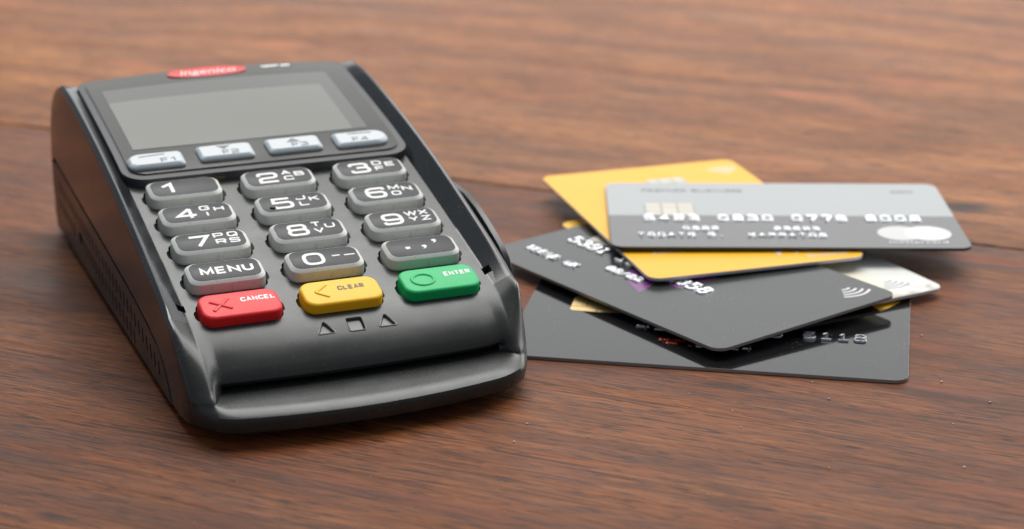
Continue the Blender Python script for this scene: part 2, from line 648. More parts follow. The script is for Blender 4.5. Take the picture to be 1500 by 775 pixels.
def text_line(s, x, y, w, h, t, pitch, z=0.0, emboss=0.0, widths=None):
    out = []
    for ch in s:
        if ch == ' ':
            x += pitch
            continue
        ww = w * (widths or {}).get(ch, 1.0)
        out.append(glyph(ch, x, y, ww, h, t, z, emboss=emboss))
        x += pitch + (ww - w)
    return merge(*out)


def font_text(name, s, size, m, parent, x, y, z, rot=0.0, wide=1.0, shear=0.0, depth=0.03):
    """small print set in Blender's own built-in font, turned into a mesh"""
    c = bpy.data.curves.new(name, 'FONT')
    c.body = s
    c.size = size
    c.shear = shear
    c.extrude = depth / 2
    c.align_x = 'CENTER'
    c.align_y = 'CENTER'
    tmp = bpy.data.objects.new('tmp_text', c)
    COL.objects.link(tmp)
    dg = bpy.context.evaluated_depsgraph_get()
    dg.update()
    me = bpy.data.meshes.new_from_object(tmp.evaluated_get(dg))
    bpy.data.objects.remove(tmp)
    bpy.data.curves.remove(c)
    me.name = name
    ca, sa = math.cos(rot), math.sin(rot)
    for v in me.vertices:
        px, py = v.co.x * wide, v.co.y
        v.co = ((x + ca * px - sa * py) * MM, (y + sa * px + ca * py) * MM, (z + v.co.z) * MM)
    me.materials.clear()
    me.materials.append(m)
    o = bpy.data.objects.new(name, me)
    COL.objects.link(o)
    o.parent = parent
    return o


# ------------------------------------------------------------------ the table
TABLE_YAW = R(-23.5)
SEAM = Vector((-11.2, 556.9))
tdir = Vector((math.cos(TABLE_YAW), math.sin(TABLE_YAW)))
tnrm = Vector((-tdir.y, tdir.x))
table_o = SEAM + tdir * 0.0


def to_table(x, y):
    d = Vector((x, y)) - table_o
    return d.dot(tdir) * MM, d.dot(tnrm) * MM


KNOTS = []
for wx, wy, rx, ry, st in ((118, 533, 11, 7, 0.85), (112, 500, 9, 5, 0.5), (43, 657, 16, 4, 0.45), (150, 478, 16, 6, 0.45),
                           (-118, 415, 9, 3, 0.5), (-6, 392, 7, 3.5, 0.55), (40, 350, 9, 3, 0.4), (-82, 345, 4, 2, 0.6), (-60, 790, 60, 10, 0.35), (-80, 441, 13, 8, 0.5),
                           (45, 407, 8, 2.5, 0.6), (39, 357, 9, 2.5, 0.5), (89, 401, 15, 3.5, 0.5), (118, 372, 20, 4, 0.35)):
    kx, ky = to_table(wx, wy)
    KNOTS.append((kx, ky, rx * MM, ry * MM, st))
M_wood = mat_wood()
table = bpy.data.objects.new('wooden_table', None)
COL.objects.link(table)
table.location = (table_o.x * MM, table_o.y * MM, 0)
table.rotation_euler = (0, 0, TABLE_YAW)
tag(table, 'worn reddish brown wooden table top made of wide stained planks', 'table')
edges = [-1180, -900, -610, -320, 0, 310, 610, 900, 1200]
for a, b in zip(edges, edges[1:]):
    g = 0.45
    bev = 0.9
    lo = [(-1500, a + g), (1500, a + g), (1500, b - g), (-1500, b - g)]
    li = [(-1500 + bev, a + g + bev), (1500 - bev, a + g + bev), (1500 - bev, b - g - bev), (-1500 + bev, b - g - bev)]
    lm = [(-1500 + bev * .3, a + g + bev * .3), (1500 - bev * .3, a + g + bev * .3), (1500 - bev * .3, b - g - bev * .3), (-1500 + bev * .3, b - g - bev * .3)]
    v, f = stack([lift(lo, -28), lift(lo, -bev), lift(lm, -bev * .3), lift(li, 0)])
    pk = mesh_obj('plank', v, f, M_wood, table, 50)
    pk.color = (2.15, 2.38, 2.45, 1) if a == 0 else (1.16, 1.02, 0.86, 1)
mesh_obj('underside_board', *box(-1450, 1450, -1170, 1190, -46, -28.5), M_wood, table)

# ------------------------------------------------------------------ the payment terminal
TX, TY, TYAW = -43.54, 432.31, 0.37536
term = bpy.data.objects.new('payment_terminal', None)
COL.objects.link(term)
term.location = (TX * MM, TY * MM, 0)
term.rotation_euler = (0, 0, TYAW)
tag(term, 'dark grey card payment terminal with blank display and numbered keypad', 'payment terminal')
PITCH_X, PITCH_Y = 21.2, 11.477
XC = 0.3                                    # centre line of the casing


def zk(y):                                  # level of the key tops
    return 26.222 + 0.24133 * y - 0.00046542 * y * y


def slope(y):
    return 0.24133 - 0.00093084 * y


def zd(y):                                  # the deck the keys stand out of
    return zk(y) - 2.45 - 0.0001 * max(0, y - 40) ** 2


def interp(tab, x):
    if x <= tab[0][0]:
        return tab[0][1]
    for (a, u), (b, w) in zip(tab, tab[1:]):
        if x <= b:
            return u + (w - u) * (x - a) / (b - a)
    return tab[-1][1]


def smooth_tab(tab, x):                     # Catmull-Rom through the table
    k = 0
    while k < len(tab) - 2 and x > tab[k + 1][0]:
        k += 1
    x0, y0 = tab[k]
    x1, y1 = tab[k + 1]
    m0 = (y1 - tab[k - 1][1]) / (x1 - tab[k - 1][0]) if k > 0 else (y1 - y0) / (x1 - x0)
    m1 = (tab[k + 2][1] - y0) / (tab[k + 2][0] - x0) if k + 2 < len(tab) else (y1 - y0) / (x1 - x0)
    h = x1 - x0
    t = (x - x0) / h
    return (2 * t**3 - 3 * t**2 + 1) * y0 + (t**3 - 2 * t**2 + t) * h * m0 + (-2 * t**3 + 3 * t**2) * y1 + (t**3 - t**2) * h * m1


RAIL = [(-32, 15.6), (-24, 19.4), (-14, 22.8), (-4, 25.6), (8, 28.8), (20, 31.8), (32, 34.4), (46, 37.1), (62, 39.6), (76, 41.2), (86, 41.3)]
DECK_Y = [-25 + (84 + 25) * i / 26 for i in range(27)]
cen, rail, bow_w, cor_w, railw = [], [], [], [], []


def addp(c, r, bw, cw):
    cen.append(c)
    rail.append(r)
    bow_w.append(bw)
    cor_w.append(cw)
    railw.append(None)


for y, z in ((104, 1.2), (60, 1.0), (0, 1.0), (-30, 1.9)):
    addp((y, z), (y, z), 0 if y > -20 else .5, 0 if y > -20 else .6)
for c, r in zip(((-39, 1.9), (-46, 1.9), (-49.7, 2.05), (-51.3, 2.8), (-51.8, 4.6), (-51.35, 5.8), (-50.2, 6.42)),
                ((-39, 1.9), (-44.5, 1.9), (-47.8, 2.1), (-49.3, 3.0), (-49.8, 4.7), (-49.6, 5.9), (-49.0, 6.8))):
    addp(c, r, 1, 1)
for c, r, w in zip(((-47.5, 6.75), (-43.8, 6.95), (-40.2, 7.1), (-39.2, 7.1), (-30, 7.1), (-30, 8.2), (-38.7, 8.25)),
                   ((-48.95, 6.95), (-48.85, 7.08), (-48.72, 7.22), (-48.6, 7.34), (-48.48, 7.45), (-48.36, 7.56), (-48.2, 7.7)),
                   (.9, .65, .45, .42, .4, .4, .4)):
    addp(c, r, w, max(w, .75))
S4c = ((-39.0, 8.5), (-39.2, 9.1), (-38.8, 10.2), (-37.6, 11.4), (-35.7, 12.9), (-33.4, 14.2), (-31.0, 15.4), (-28.2, 16.5))
S4r = ((-47.5, 8.35), (-46.0, 9.6), (-44.0, 11.1), (-41.5, 12.7), (-38.5, 14.4), (-35.3, 15.95), (-31.9, 17.3), (-28.2, 18.35))
for k, (c, r) in enumerate(zip(S4c, S4r)):
    addp(c, r, .4 * (1 - k / 7), .75 * (1 - k / 7))
for y in DECK_Y:
    addp((y, zd(y)), (y, smooth_tab(RAIL, y)), 0, 0)
for c, r in (((88, 40.3), (88, 41.0)), ((93, 39.0), (93, 39.8)), ((98, 36.6), (98, 37.2)), ((102, 33.2), (102, 33.8)), ((105, 28), (105, 28.5)),
             ((107, 21), (107, 21)), ((107, 12), (107, 12)), ((105.8, 4.5), (105.8, 4.5)), ((104.8, 2.2), (104.8, 2.2))):
    addp(c, r, 0, 0)
NP = len(cen)
I_S3 = 11
I_SLOT = 15                                  # first of the slot's inner points
I_S4 = 18
I_S5 = 26
HALF = 37.2
for i in range(I_S3, I_S5):                  # on the pillars the plan rounding fades out towards the deck
    railw[i] = min(1.0, max(0.0, (-28.2 - rail[i][0]) / 21.3))


def station(ax, slot_open, inset=0.0, side=1):
    t = min(1, max(0, (ax - 32.3) / 3.5))
    ts = min(1, max(0, (ax - 29.0) / 4.0))
    ts = ts * ts * (3 - 2 * ts)
    rc = 13.0 if side > 0 else 9.0
    e = max(0, ax - (HALF - rc))
    corner = rc - math.sqrt(max(0, rc * rc - e * e))
    bow = 4.6 * (min(ax, 36) / 33) ** 2 + 0.045 * side * ax
    # vertical rounding of the back corners in plan
    back = 3.5 * (ax / 36) ** 4
    pts = []
    for i in range(NP):
        u = min(1, max(0, (i - I_S4 + 1) / (I_S5 - I_S4)))
        k = ts * (1 - u) + t * u if I_S3 <= i < I_S5 else t
        (cy, cz), (ry, rz) = cen[i], rail[i]
        if not slot_open and i in (15, 16):
            cy, cz = -39.1 + 0.1 * (i - 15), 7.4 + 0.4 * (i - 15)
        bw, cw = bow_w[i], cor_w[i]
        if railw[i] is not None:
            bw, cw = bw + (railw[i] - bw) * k, railw[i]
        y = cy + (ry - cy) * k + bow * bw + corner * cw
        z = cz + (rz - cz) * k
        if i >= I_S5 + 27:
            y -= back
        if i == 0:
            y -= back
        if I_S5 <= i < I_S5 + 27 and 35.9 < ax < 36.3:
            z += 0.12
        pts.append((y, z))
    if inset:
        q = []
        for i, (y, z) in enumerate(pts):
            if i < 4:
                q.append((y, z + .5 * inset))
            elif i < I_S4:
                q.append((y + inset, z + (.3 if z < 4 else -.2) * inset))
            elif i < I_S5:
                u = (i - I_S4) / (I_S5 - I_S4)
                q.append((y + inset * (1 - .6 * u), z - inset * (.3 + .7 * u)))
            elif i < I_S5 + 28:
                q.append((y, z - inset))
            else:
                q.append((y - inset, z - .5 * inset))
        pts = q
    return pts


half_st = [(0, 1, 0), (7, 1, 0), (14, 1, 0), (20, 1, 0), (23, 1, 0), (25, 1, 0), (26.6, 1, 0), (28, 1, 0), (29.3, 1, 0), (29.4, 0, 0), (29.75, 0, 0), (30.1, 0, 0), (30.5, 0, 0), (30.9, 0, 0), (31.3, 0, 0), (31.7, 0, 0), (32.0, 0, 0), (32.3, 0, 0), (32.65, 0, 0),
           (33.0, 0, 0), (33.8, 0, 0), (34.6, 0, 0), (35.3, 0, 0), (35.8, 0, 0), (36.15, 0, 0), (36.5, 0, 0.06), (36.8, 0, .24), (37.0, 0, .5), (37.13, 0, .85), (37.2, 0, 1.3)]
sts = [(-a, s, i) for a, s, i in half_st[:0:-1]] + half_st
loops = []
for x, s, ins in sts:
    loops.append([(XC + x, y, z) for y, z in station(abs(x), bool(s), ins, 1 if x > 0 else -1)])
v, f = stack(loops)
NPTS = len(loops[0])
fm = []
for k in range(len(loops) - 1):
    glossy = min(abs(sts[k][0]), abs(sts[k + 1][0])) > 32.2
    outer = min(abs(sts[k][0]), abs(sts[k + 1][0])) > 35.9
    fm += [1 if (outer or (glossy and i >= I_S5)) else 0 for i in range(NPTS)]
fm += [1, 1]
casing = mesh_obj('casing', v, f, None, term, 38, mats=[M_case, M_gloss], fmat=fm)
bm = bmesh.new()
bm.from_mesh(casing.data)
bmesh.ops.triangulate(bm, faces=[q for q in bm.faces if len(q.verts) > 4], ngon_method='EAR_CLIP')
bm.to_mesh(casing.data)
bm.free()


def key_matrix(x, y, z):
    return Matrix.Translation((x, y, z)) @ Matrix.Rotation(math.atan(slope(y)), 4, 'X')


KEY_W, KEY_H = 16.5, 8.75
cutters, dishes, symbol_floors = [], [], []
key_rows = [(2 - j) * PITCH_Y for j in range(5)]
for j, ky in enumerate(key_rows):
    for i in range(3):
        kx = (i - 1) * PITCH_X
        mt = key_matrix(kx, ky, zd(ky))
        cutters.append(xform(prism(rrect(KEY_W + 0.55, KEY_H + 0.3, 2.5), -4.5, 2), mt))
        dish = stack([lift(rrect(16.2, 3.0, .9, 3), -1.1), lift(rrect(18.9, 4.6, 1.6, 3), 0.2)])
        dishes.append(xform(dish, mt))
# card-direction symbols pressed into the brow, latch notches
brow = math.atan2(15.3 - 13.6, 33.0 - 30.0 + 1.3)
for sx, tri in ((-5.9, 1), (0.55, 0), (7.0, 1)):
    pts = [(-1.9, -1.5), (1.9, -1.5), (0.15, 1.9)] if tri else [(-1.75, -1.7), (1.75, -1.7), (1.75, 1.9), (-1.75, 1.9)]
    if tri:
        pts = [(-1.75, -1.45), (-1.45, -1.7), (1.45, -1.7), (1.75, -1.45), (.35, 1.6), (-.2, 1.6)]
    else:
        pts = rrect(3.4, 3.8, .5, 3)
    inner = [(px * .62, py * .62) for px, py in pts]
    mt = Matrix.Translation((sx, -31.2, 15.1)) @ Matrix.Rotation(brow, 4, 'X')
    cutters.append(xform(stack([lift(inner, -0.95), lift([(px * .8, py * .8) for px, py in pts], -0.5), lift(pts, 0.0), lift([(px * 1.05, py * 1.05) for px, py in pts], 1.6)]), mt))
    symbol_floors.append(xform(merge(prism([(px * .78, py * .78) for px, py in pts], -.92, -.42), sweep([Vector((px * 1.06, py * 1.06)) for px, py in pts], True, [(-.2, -.2), (-.14, .1), (0, .16), (.14, .1), (.2, -.2)])), mt))
for sx in (-32.5, 33.1):
    cutters.append(xform(box(-0.85, 0.85, -1.2, 1.2, -3, 1.5), key_matrix(sx, -20.0, zd(-20))))
casing_cut = merge(*cutters)
cut(casing, merge(*dishes))
for vf in symbol_floors:
    mesh_obj('card_symbol', *vf, M_symbol_sheen, term, 30)
cut(casing, casing_cut)

# screen bezel, lens and display


def ladder(outline_y, half_w, xc, ztop, thick, nx=8):
    """curved plate: rows along y, half width per row"""
    top, bot = [], []
    for y in outline_y:
        hw = half_w(y)
        top.append([(xc + hw * (2 * k / nx - 1), y, ztop(xc + hw * (2 * k / nx - 1), y)) for k in range(nx + 1)])
        bot.append([(a, b, c - thick) for a, b, c in top[-1]])
    v = [p for r in top for p in r] + [p for r in bot for p in r]
    n, m = len(outline_y), nx + 1
    off = n * m
    f = []
    for i in range(n - 1):
        for k in range(nx):
            f.append((i * m + k, i * m + k + 1, (i + 1) * m + k + 1, (i + 1) * m + k))
            f.append((off + i * m + k, off + (i + 1) * m + k, off + (i + 1) * m + k + 1, off + i * m + k + 1))
        f.append((i * m, (i + 1) * m, off + (i + 1) * m, off + i * m))
        f.append((i * m + nx, off + i * m + nx, off + (i + 1) * m + nx, (i + 1) * m + nx))
    for k in range(nx):
        f.append((k, off + k, off + k + 1, k + 1))
        e = (n - 1) * m
        f.append((e + k, e + k + 1, off + e + k + 1, off + e + k))
    return v, f


def plate(y0, y1, hw, rb, rt, xc, ztop, thick, chamfer=0.0):
    def half_w(y):
        w = hw
        if y < y0 + rb:
            w = hw - rb + math.sqrt(max(0, rb * rb - (y0 + rb - y) ** 2))
        if y > y1 - rt:
            w = hw - rt + math.sqrt(max(0, rt * rt - (y - y1 + rt) ** 2))
        return w
    ys = [y0 + rb * (1 - math.cos(R(90 * i / 6))) for i in range(7)] + [y0 + rb + (y1 - rt - y0 - rb) * i / 16 for i in range(1, 16)] + \
         [y1 - rt * (1 - math.sin(R(90 * i / 6))) for i in range(7)]
    return ladder(ys, half_w, xc, ztop, thick)


def zl(x, y, d=0.0):
    ramp = min(1, max(0, (y - 42) / 40))
    return zd(y) + 1.9 + d - 1.1 * ramp * ((x - XC) / 33) ** 2 - 0.002 * max(0, y - 76) ** 2


v, f = plate(28.6, 84.6, 33.0, 5.0, 3.0, XC, lambda x, y: zl(x, y, 0.0), 2.6)
mesh_obj('screen_bezel', v, f, M_rim, term)
v, f = plate(30.6, 83.4, 31.3, 3.6, 2.5, XC, lambda x, y: zl(x, y, 0.35), 1.2)
lens = mesh_obj('screen_lens', v, f, M_lens, term)
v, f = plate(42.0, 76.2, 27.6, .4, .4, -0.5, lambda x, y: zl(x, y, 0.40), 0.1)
disp = mesh_obj('display', v, f, M_display_shade, term)  # the strip the panel leaves bare is painted shade of the recess
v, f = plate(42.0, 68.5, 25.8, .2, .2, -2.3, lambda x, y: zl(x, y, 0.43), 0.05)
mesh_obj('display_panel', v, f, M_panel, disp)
for x0, y0 in ((-9.5, 29.0), (9.0, 29.5)):
    mt = key_matrix(x0 - 3, 28.6, zd(28.6))
    mesh_obj('latch_slot', *xform(box(-2.0, 2.0, -0.25, 0.3, 0.0, 0.9), mt), M_chip_gap, term)

# maker's badge on the lens
bx, by = -1.3, 81.0
oval = [(9.8 * math.copysign(abs(math.cos(a)) ** .8, math.cos(a)), 2.7 * math.copysign(abs(math.sin(a)) ** .9, math.sin(a))) for a in [2 * math.pi * i / 40 for i in range(40)]]
mt = key_matrix(bx, by, zl(bx, by, 0.50))
badge = mesh_obj('badge', *xform(stack([lift(oval, -.5), lift(oval, .03), lift([(p * .97, q * .93) for p, q in oval], .10)]), mt), M_logo_red, term)
bt = font_text('badge_lettering', 'ingenico', 4.2, M_white, badge, 0, 0, 0, 0, 1.0, 0.25)
bt.matrix_basis = Matrix.Translation(Vector((bx, by, zl(bx, by, 0.50))) * MM) @ Matrix.Rotation(math.atan(slope(by) - 0.01), 4, 'X') @ Matrix.Translation((0, 0, 0.12 * MM))


for q, w in ((14.6, 2.2), (18.6, 1.2)):
    mt = key_matrix(q, 82.0, zl(q, 82.0, 0.36))
    mesh_obj('printed_mark', *xform(box(-w, w, -.45, .45, -.05, .03), mt), M_white, term)

# keys
def key_mesh(w, h, r, z0, z1, cham=0.7, draft=0.25, rnd=0):
    lo = rrect(w, h, r)
    up = rrect(w - 2 * draft, h - 2 * draft, r)
    ls = [lift(lo, z0), lift(up, z1 - cham * .75)]
    if rnd:
        for k in range(1, rnd + 1):
            a = R(90 * k / rnd)
            ins = cham * (1 - math.cos(a))
            ls.append(lift(rrect(w - 2 * draft - 2 * ins, h - 2 * draft - 2 * ins, max(.4, r - ins * .6)), z1 - cham * .75 * (1 - math.sin(a))))
    else:
        ls.append(lift(rrect(w - 2 * draft - .25, h - 2 * draft - .25, r), z1 - cham * .55))
        ls.append(lift(rrect(w - 2 * draft - 2 * cham, h - 2 * draft - 2 * cham, r - .35), z1))
    return stack(ls)


KEY_TOP = 2.5


def place(o, x, y, lift_z=0.0):
    o.location = (x * MM, y * MM, (zd(y) + lift_z) * MM)
    o.rotation_euler = (math.atan(slope(y)), 0, 0)
    o.parent = term


LEG = {'2': 'ABC', '3': 'DEF', '4': 'GHI', '5': 'JKL', '6': 'MNO', '7': 'PQRS', '8': 'TUV', '9': 'WXYZ'}


def legend_for(d):
    z = KEY_TOP + 0.03
    out = []
    if d in '0123456789':
        xs = -4.7 if d != '1' else -5.6
        out.append(glyph(d, xs, -2.35, 4.7, 4.6, 0.80, z, rad=1.5))
        s = LEG.get(d, '')
        lw, lh, lt = 2.25, 1.95, 0.43
        wid = {'W': 1.35, 'M': 1.15, 'I': 1.0}
        lay = [(0.9, 0.65), (0.75 + 0.75, -1.95), (4.1, -0.4)]
        if len(s) == 3:
            order = [(s[0], (0.9, .60)), (s[2], (1.0, -1.95)), (s[1], (3.75, -0.35))]
            if d in '45':
                order = [(s[0], (0.9, .60)), (s[2], (1.15, -1.95)), (s[1], (3.75, -0.35))]
            if d == '6':
                order = [(s[0], (0.9, .60)), (s[2], (1.0, -1.95)), (s[1], (3.9, -0.35))]
            if d == '4':
                order = [('G', (.7, .60)), ('I', (.9, -1.95)), ('H', (3.75, -.2))]
        elif len(s) == 4:
            order = [(s[0], (0.8, .60)), (s[1], (3.8, .60)), (s[2], (0.9, -1.85)), (s[3], (3.8, -1.85))]
            if d == '9':
                order = [('W', (.7, .60)), ('X', (3.9, .60)), ('Y', (1.1, -1.85)), ('Z', (3.9, -1.85))]
        else:
            order = []
        for ch, (px, py) in order:
            out.append(glyph(ch, px, py, lw * wid.get(ch, 1), lh, lt, z, rad=.55))
        if d == '0':
            out.append(glyph('-', 1.5, -0.2, 2.1, 1, .4, z))
            out.append(glyph('_', 4.3, -0.2, 2.3, 1.2, .4, z, rad=0))
    elif d == 'MENU':
        x = -5.3
        for ch, w in zip('MENU', (2.9, 2.2, 2.5, 2.4)):
            out.append(glyph(ch, x, -1.35, w, 2.7, .60, z, rad=.8))
            x += w + .42
    elif d == '.,':
        out.append(prism([(-3.4, -.65), (-2.4, -.65), (-2.4, .2), (-3.4, .2)], z - .02, z + .035))
        for px, py in ((0.2, -.2), (2.9, 1.6)):
            out.append(prism([(px, py - .9), (px + .55, py - .9), (px + 1.0, py - .35), (px + 1.05, py + .1), (px + .85, py + .4), (px + .35, py + .45), (px, py + .2), (px + .05, py - .15), (px + .45, py - .3), (px + .4, py - .6)], z - .02, z + .035))
    return merge(*out)


base_key = face_mesh = None
layout = [['1', '2', '3'], ['4', '5', '6'], ['7', '8', '9'], ['MENU', '0', '.,']]
for j, row in enumerate(layout):
    for i, d in enumerate(row):
        nm = 'menu_key' if d == 'MENU' else 'punctuation_key' if d == '.,' else 'number_key'
        if base_key is None:
            v, f = key_mesh(KEY_W, KEY_H, 2.35, -3.6, KEY_TOP, 0.72)
            k = mesh_obj(nm, v, f, M_rubber, None, 25)
            base_key = k.data
            fl = rrect(KEY_W - 2.05, KEY_H - 2.05, 1.95)
            v, f = stack([lift(fl, KEY_TOP - .2), lift(fl, KEY_TOP + .012), lift(rrect(KEY_W - 2.13, KEY_H - 2.13, 1.9), KEY_TOP + .03)])
            fo = mesh_obj('key_face', v, f, M_face, k, 40)
            face_mesh = fo.data
        else:
            k = bpy.data.objects.new(nm, base_key)
            COL.objects.link(k)
            fo = bpy.data.objects.new('key_face', face_mesh)
            COL.objects.link(fo)
            fo.parent = k
        place(k, (i - 1) * PITCH_X, key_rows[j])
        tag(k, 'grey key with a black face printed ' + {'.,': 'with a dot, comma and apostrophe', 'MENU': 'MENU', '0': '0 and a dash'}.get(d, (d + ' ' + LEG.get(d, '')).strip()))
        mesh_obj('legend', *legend_for(d), M_white, k, 35)
        if d == '5':
            dome = [lift([(.75 * math.cos(R(a)) * math.cos(R(2 * math.pi * 0 + b * 30)) - 5.0, .6 * math.cos(R(a)) * math.sin(R(b * 30)) - 1.7) for b in range(12)], KEY_TOP + .02 + .42 * math.sin(R(a))) for a in (0, 25, 50, 75)]
            mesh_obj('locating_bump', *stack(dome), M_face, k, 60)

for i, (nm, m, word, lab) in enumerate((('cancel_key', M_red, 'CANCEL', 'red key printed CANCEL with a raised cross'),
                                        ('clear_key', M_yellow, 'CLEAR', 'yellow key printed CLEAR with a raised arrow'),
                                        ('enter_key', M_green, 'ENTER', 'green key printed ENTER with a raised ring'))):
    v, f = key_mesh(KEY_W + .2, KEY_H + .1, 2.6, -3.6, KEY_TOP, 0.75, .1, 5)
    k = mesh_obj(nm, v, f, m, None, 60)
    place(k, (i - 1) * PITCH_X, key_rows[4], -0.4)
    tag(k, lab)
    z = KEY_TOP + 0.005
    x = {0: 0.35, 1: -0.6, 2: 1.35}[i]
    ws = {0: 1.08, 1: 1.02, 2: 1.05}[i]
    parts = []
    for ch in word:
        parts.append(glyph(ch, x, .25 if i != 1 else .0, ws, 1.55, .36, z, rad=.35))
        x += ws + .14
    mesh_obj('legend', *merge(*parts), {0: M_white, 1: M_brown_print, 2: M_white}[i], k, 35)
    rp = lambda t, h: [(-t / 2, z - .05), (-t * .3, z + h * .8), (0, z + h), (t * .3, z + h * .8), (t / 2, z - .05)]
    if i == 0:
        sym = [sweep(round_path([(-5.7, -1.9), (-2.0, 2.0)], False, 0), False, rp(.95, .20)), sweep(round_path([(-5.9, 1.5), (-1.9, -1.6)], False, 0), False, rp(.95, .22))]
    elif i == 1:
        sym = [sweep(round_path([(-2.6, 2.5), (-5.4, .2), (-3.0, -1.9)], False, .5), False, rp(.85, .22))]
    else:
        sym = [sweep([Vector((-3.5 + 2.35 * math.cos(R(a)), .0 + 2.0 * math.sin(R(a)))) for a in range(0, 360, 12)], True, rp(.9, .22))]
    mesh_obj('raised_symbol', *merge(*sym), m, k, 70)

# four soft keys under the display
for i in range(4):
    fx = (-24.5, -8.45, 7.5, 23.35)[i]
    fy = (35.3, 36.1, 36.3, 35.9)[i]
    w, h = 12.6, 6.3
    r = {0: (.9, .9, 2.9, 1.6), 3: (2.6, 2.6, .9, .9)}.get(i, .9)
    body = stack([lift(rrect(w, h, r), -2.2), lift(rrect(w, h, r), .45), lift(rrect(w - .3, h - .3, r), .7), lift(rrect(w - 1.3, h - 1.3, r), 1.05)])
    k = mesh_obj('function_key', *body, M_fkey, None, 30)
    k.parent = term
    k.location = (fx * MM, fy * MM, (zl(fx, fy, .35)) * MM)
    k.rotation_euler = (math.atan(slope(fy)), 0, 0)
    tag(k, 'white function key printed F%d' % (i + 1))
    rr_ = tuple(max(.4, q - .4) for q in r) if isinstance(r, tuple) else .6
    mesh_obj('key_face', *stack([lift(rrect(w - 1.5, h - 1.5, rr_), .9), lift(rrect(w - 1.5, h - 1.5, rr_), 1.08)]), M_ftop, k, 35)
    z = 1.085
    lx = (0.9, -0.9, -0.7, -2.3)[i]
    parts = [glyph('F', lx, -2.1, 1.75, 1.9, .30, z, rad=.2), glyph(str(i + 1), lx + 2.05, -2.1, 1.8, 1.9, .30, z, rad=.5)]
    if i == 0:
        parts.append(prism([(-3.6, .95), (2.3, 1.45), (2.3, 1.85), (-3.6, 1.35)], z - .02, z + .035))
    elif i == 1:
        parts.append(prism([(-.2, .2), (1.5, 1.95), (-1.7, 1.95)], z - .02, z + .035))
    elif i == 2:
        parts.append(prism([(-1.6, .25), (1.7, .25), (.1, 2.0)], z - .02, z + .035))
    else:
        parts.append(prism([(-2.6, 1.5), (3.0, 1.3), (3.0, 1.75), (-2.6, 1.95)], z - .02, z + .035))
    mesh_obj('legend', *merge(*parts), M_grey_print, k, 35)

# side grille: a thin panel on the left flank, with a seam above it and pierced by slits
XL = XC - HALF
outline = [(-27.5, 1.8), (98, 2.2), (101.0, 5), (100.5, 17.5), (97, 19.0), (70, 17.2), (40, 15.4), (10, 13.4), (-8, 11.4), (-16, 9.9), (-21, 7.9), (-25, 4.8)]
og = [(-28.8, 1.5), (99, 1.9), (102.2, 5), (101.6, 18.2), (98, 19.9), (70, 18.05), (40, 16.25), (10, 14.25), (-8, 12.25), (-16.5, 10.7), (-21.8, 8.5), (-26.1, 5.0)]


def side_prism(loop, x0, x1):
    return stack([[(x0, y, z) for y, z in loop], [(x1, y, z) for y, z in loop]])


cut(casing, side_prism(og, XL - 3, XL + 0.75))
gr = mesh_obj('side_grille', *side_prism(outline, XL - 0.05, XL + 1.2), M_grille, term, 30)
slits = []
for rrow in range(2):
    for c in range(30):
        y = -18 + c * 3.75 + rrow * 1.6
        ztop = interp([(-22, 8.5), (10, 12.4), (98, 17.5)], y) - 1.7 - rrow * 4.6
        zb = ztop - 3.0
        if zb < 2.3 or (c in (22, 23) and rrow == 1):
            continue
        dy = -.55
        slits.append(side_prism([(y, zb), (y + 1.15, zb), (y + 1.15 - dy, ztop), (y - dy, ztop)], XL - 1, XL + 0.65))
slits.append(side_prism(rrect(3.4, 3.0, 1.2, 4, 66.5, 8.2), XL - 1, XL + 0.9))
cut(gr, merge(*slits))

# magnetic-stripe wall along the right flank, behind an open swipe slot
XR = XC + HALF
wall = [(-13.5, 1.2), (92, 1.2), (92, 22), (60, 23.5), (40, 25.2), (18, 26.6), (10.5, 26.8), (3, 25.6), (-4, 23.6), (-11, 21.2), (-14.6, 19.0), (-16.6, 15.8), (-17.2, 11), (-16.4, 5)]
cy_, cz_ = 35, 14
ins = [(y + (0.45 if y < cy_ else -.45), z + (0.45 if z < 3 else -.45)) for y, z in wall]
v, f = stack([[(XR + 1.5, y, z) for y, z in ins], [(XR + 1.8, y, z) for y, z in wall], [(XR + 3.0, y, z) for y, z in wall], [(XR + 3.3, y, z) for y, z in ins]])
sw = mesh_obj('swipe_wall', v, f, M_case, term, 40)
low = [(-12, 1.4), (90, 1.4), (90, 9), (-12, 9)]
mesh_obj('swipe_slot_floor', *stack([[(XR - .6, y, z) for y, z in low], [(XR + 2.0, y, z) for y, z in low]]), M_grille, term)
for fx in (-28, 28):
    for fy in (-26, 92):
        mesh_obj('rubber_foot', *stack([lift([(XC + fx + 4.5 * math.cos(R(a)), fy + 4.5 * math.sin(R(a))) for a in range(0, 360, 20)], z) for z in (0.0, 1.6)]), M_grille, term)

# ------------------------------------------------------------------ the bank cards
CW, CH, CT = 85.6, 53.98, 0.76
POSE = {'G': (66.67, 505.41, -0.781, 6.640, -0.00042, -0.00275),
        'K': (44.58, 442.65, -10.557, 0.770, 0.0, 0.0),
        'M': (39.85, 469.80, -53.647, 3.715, 0.02333, 0.00878),
        'Y': (45.46, 508.44, -73.529, 5.642, 0.00735, 0.00706),
        'W': (55.69, 487.09, -61.715, 2.261, 0.00418, 0.00119)}


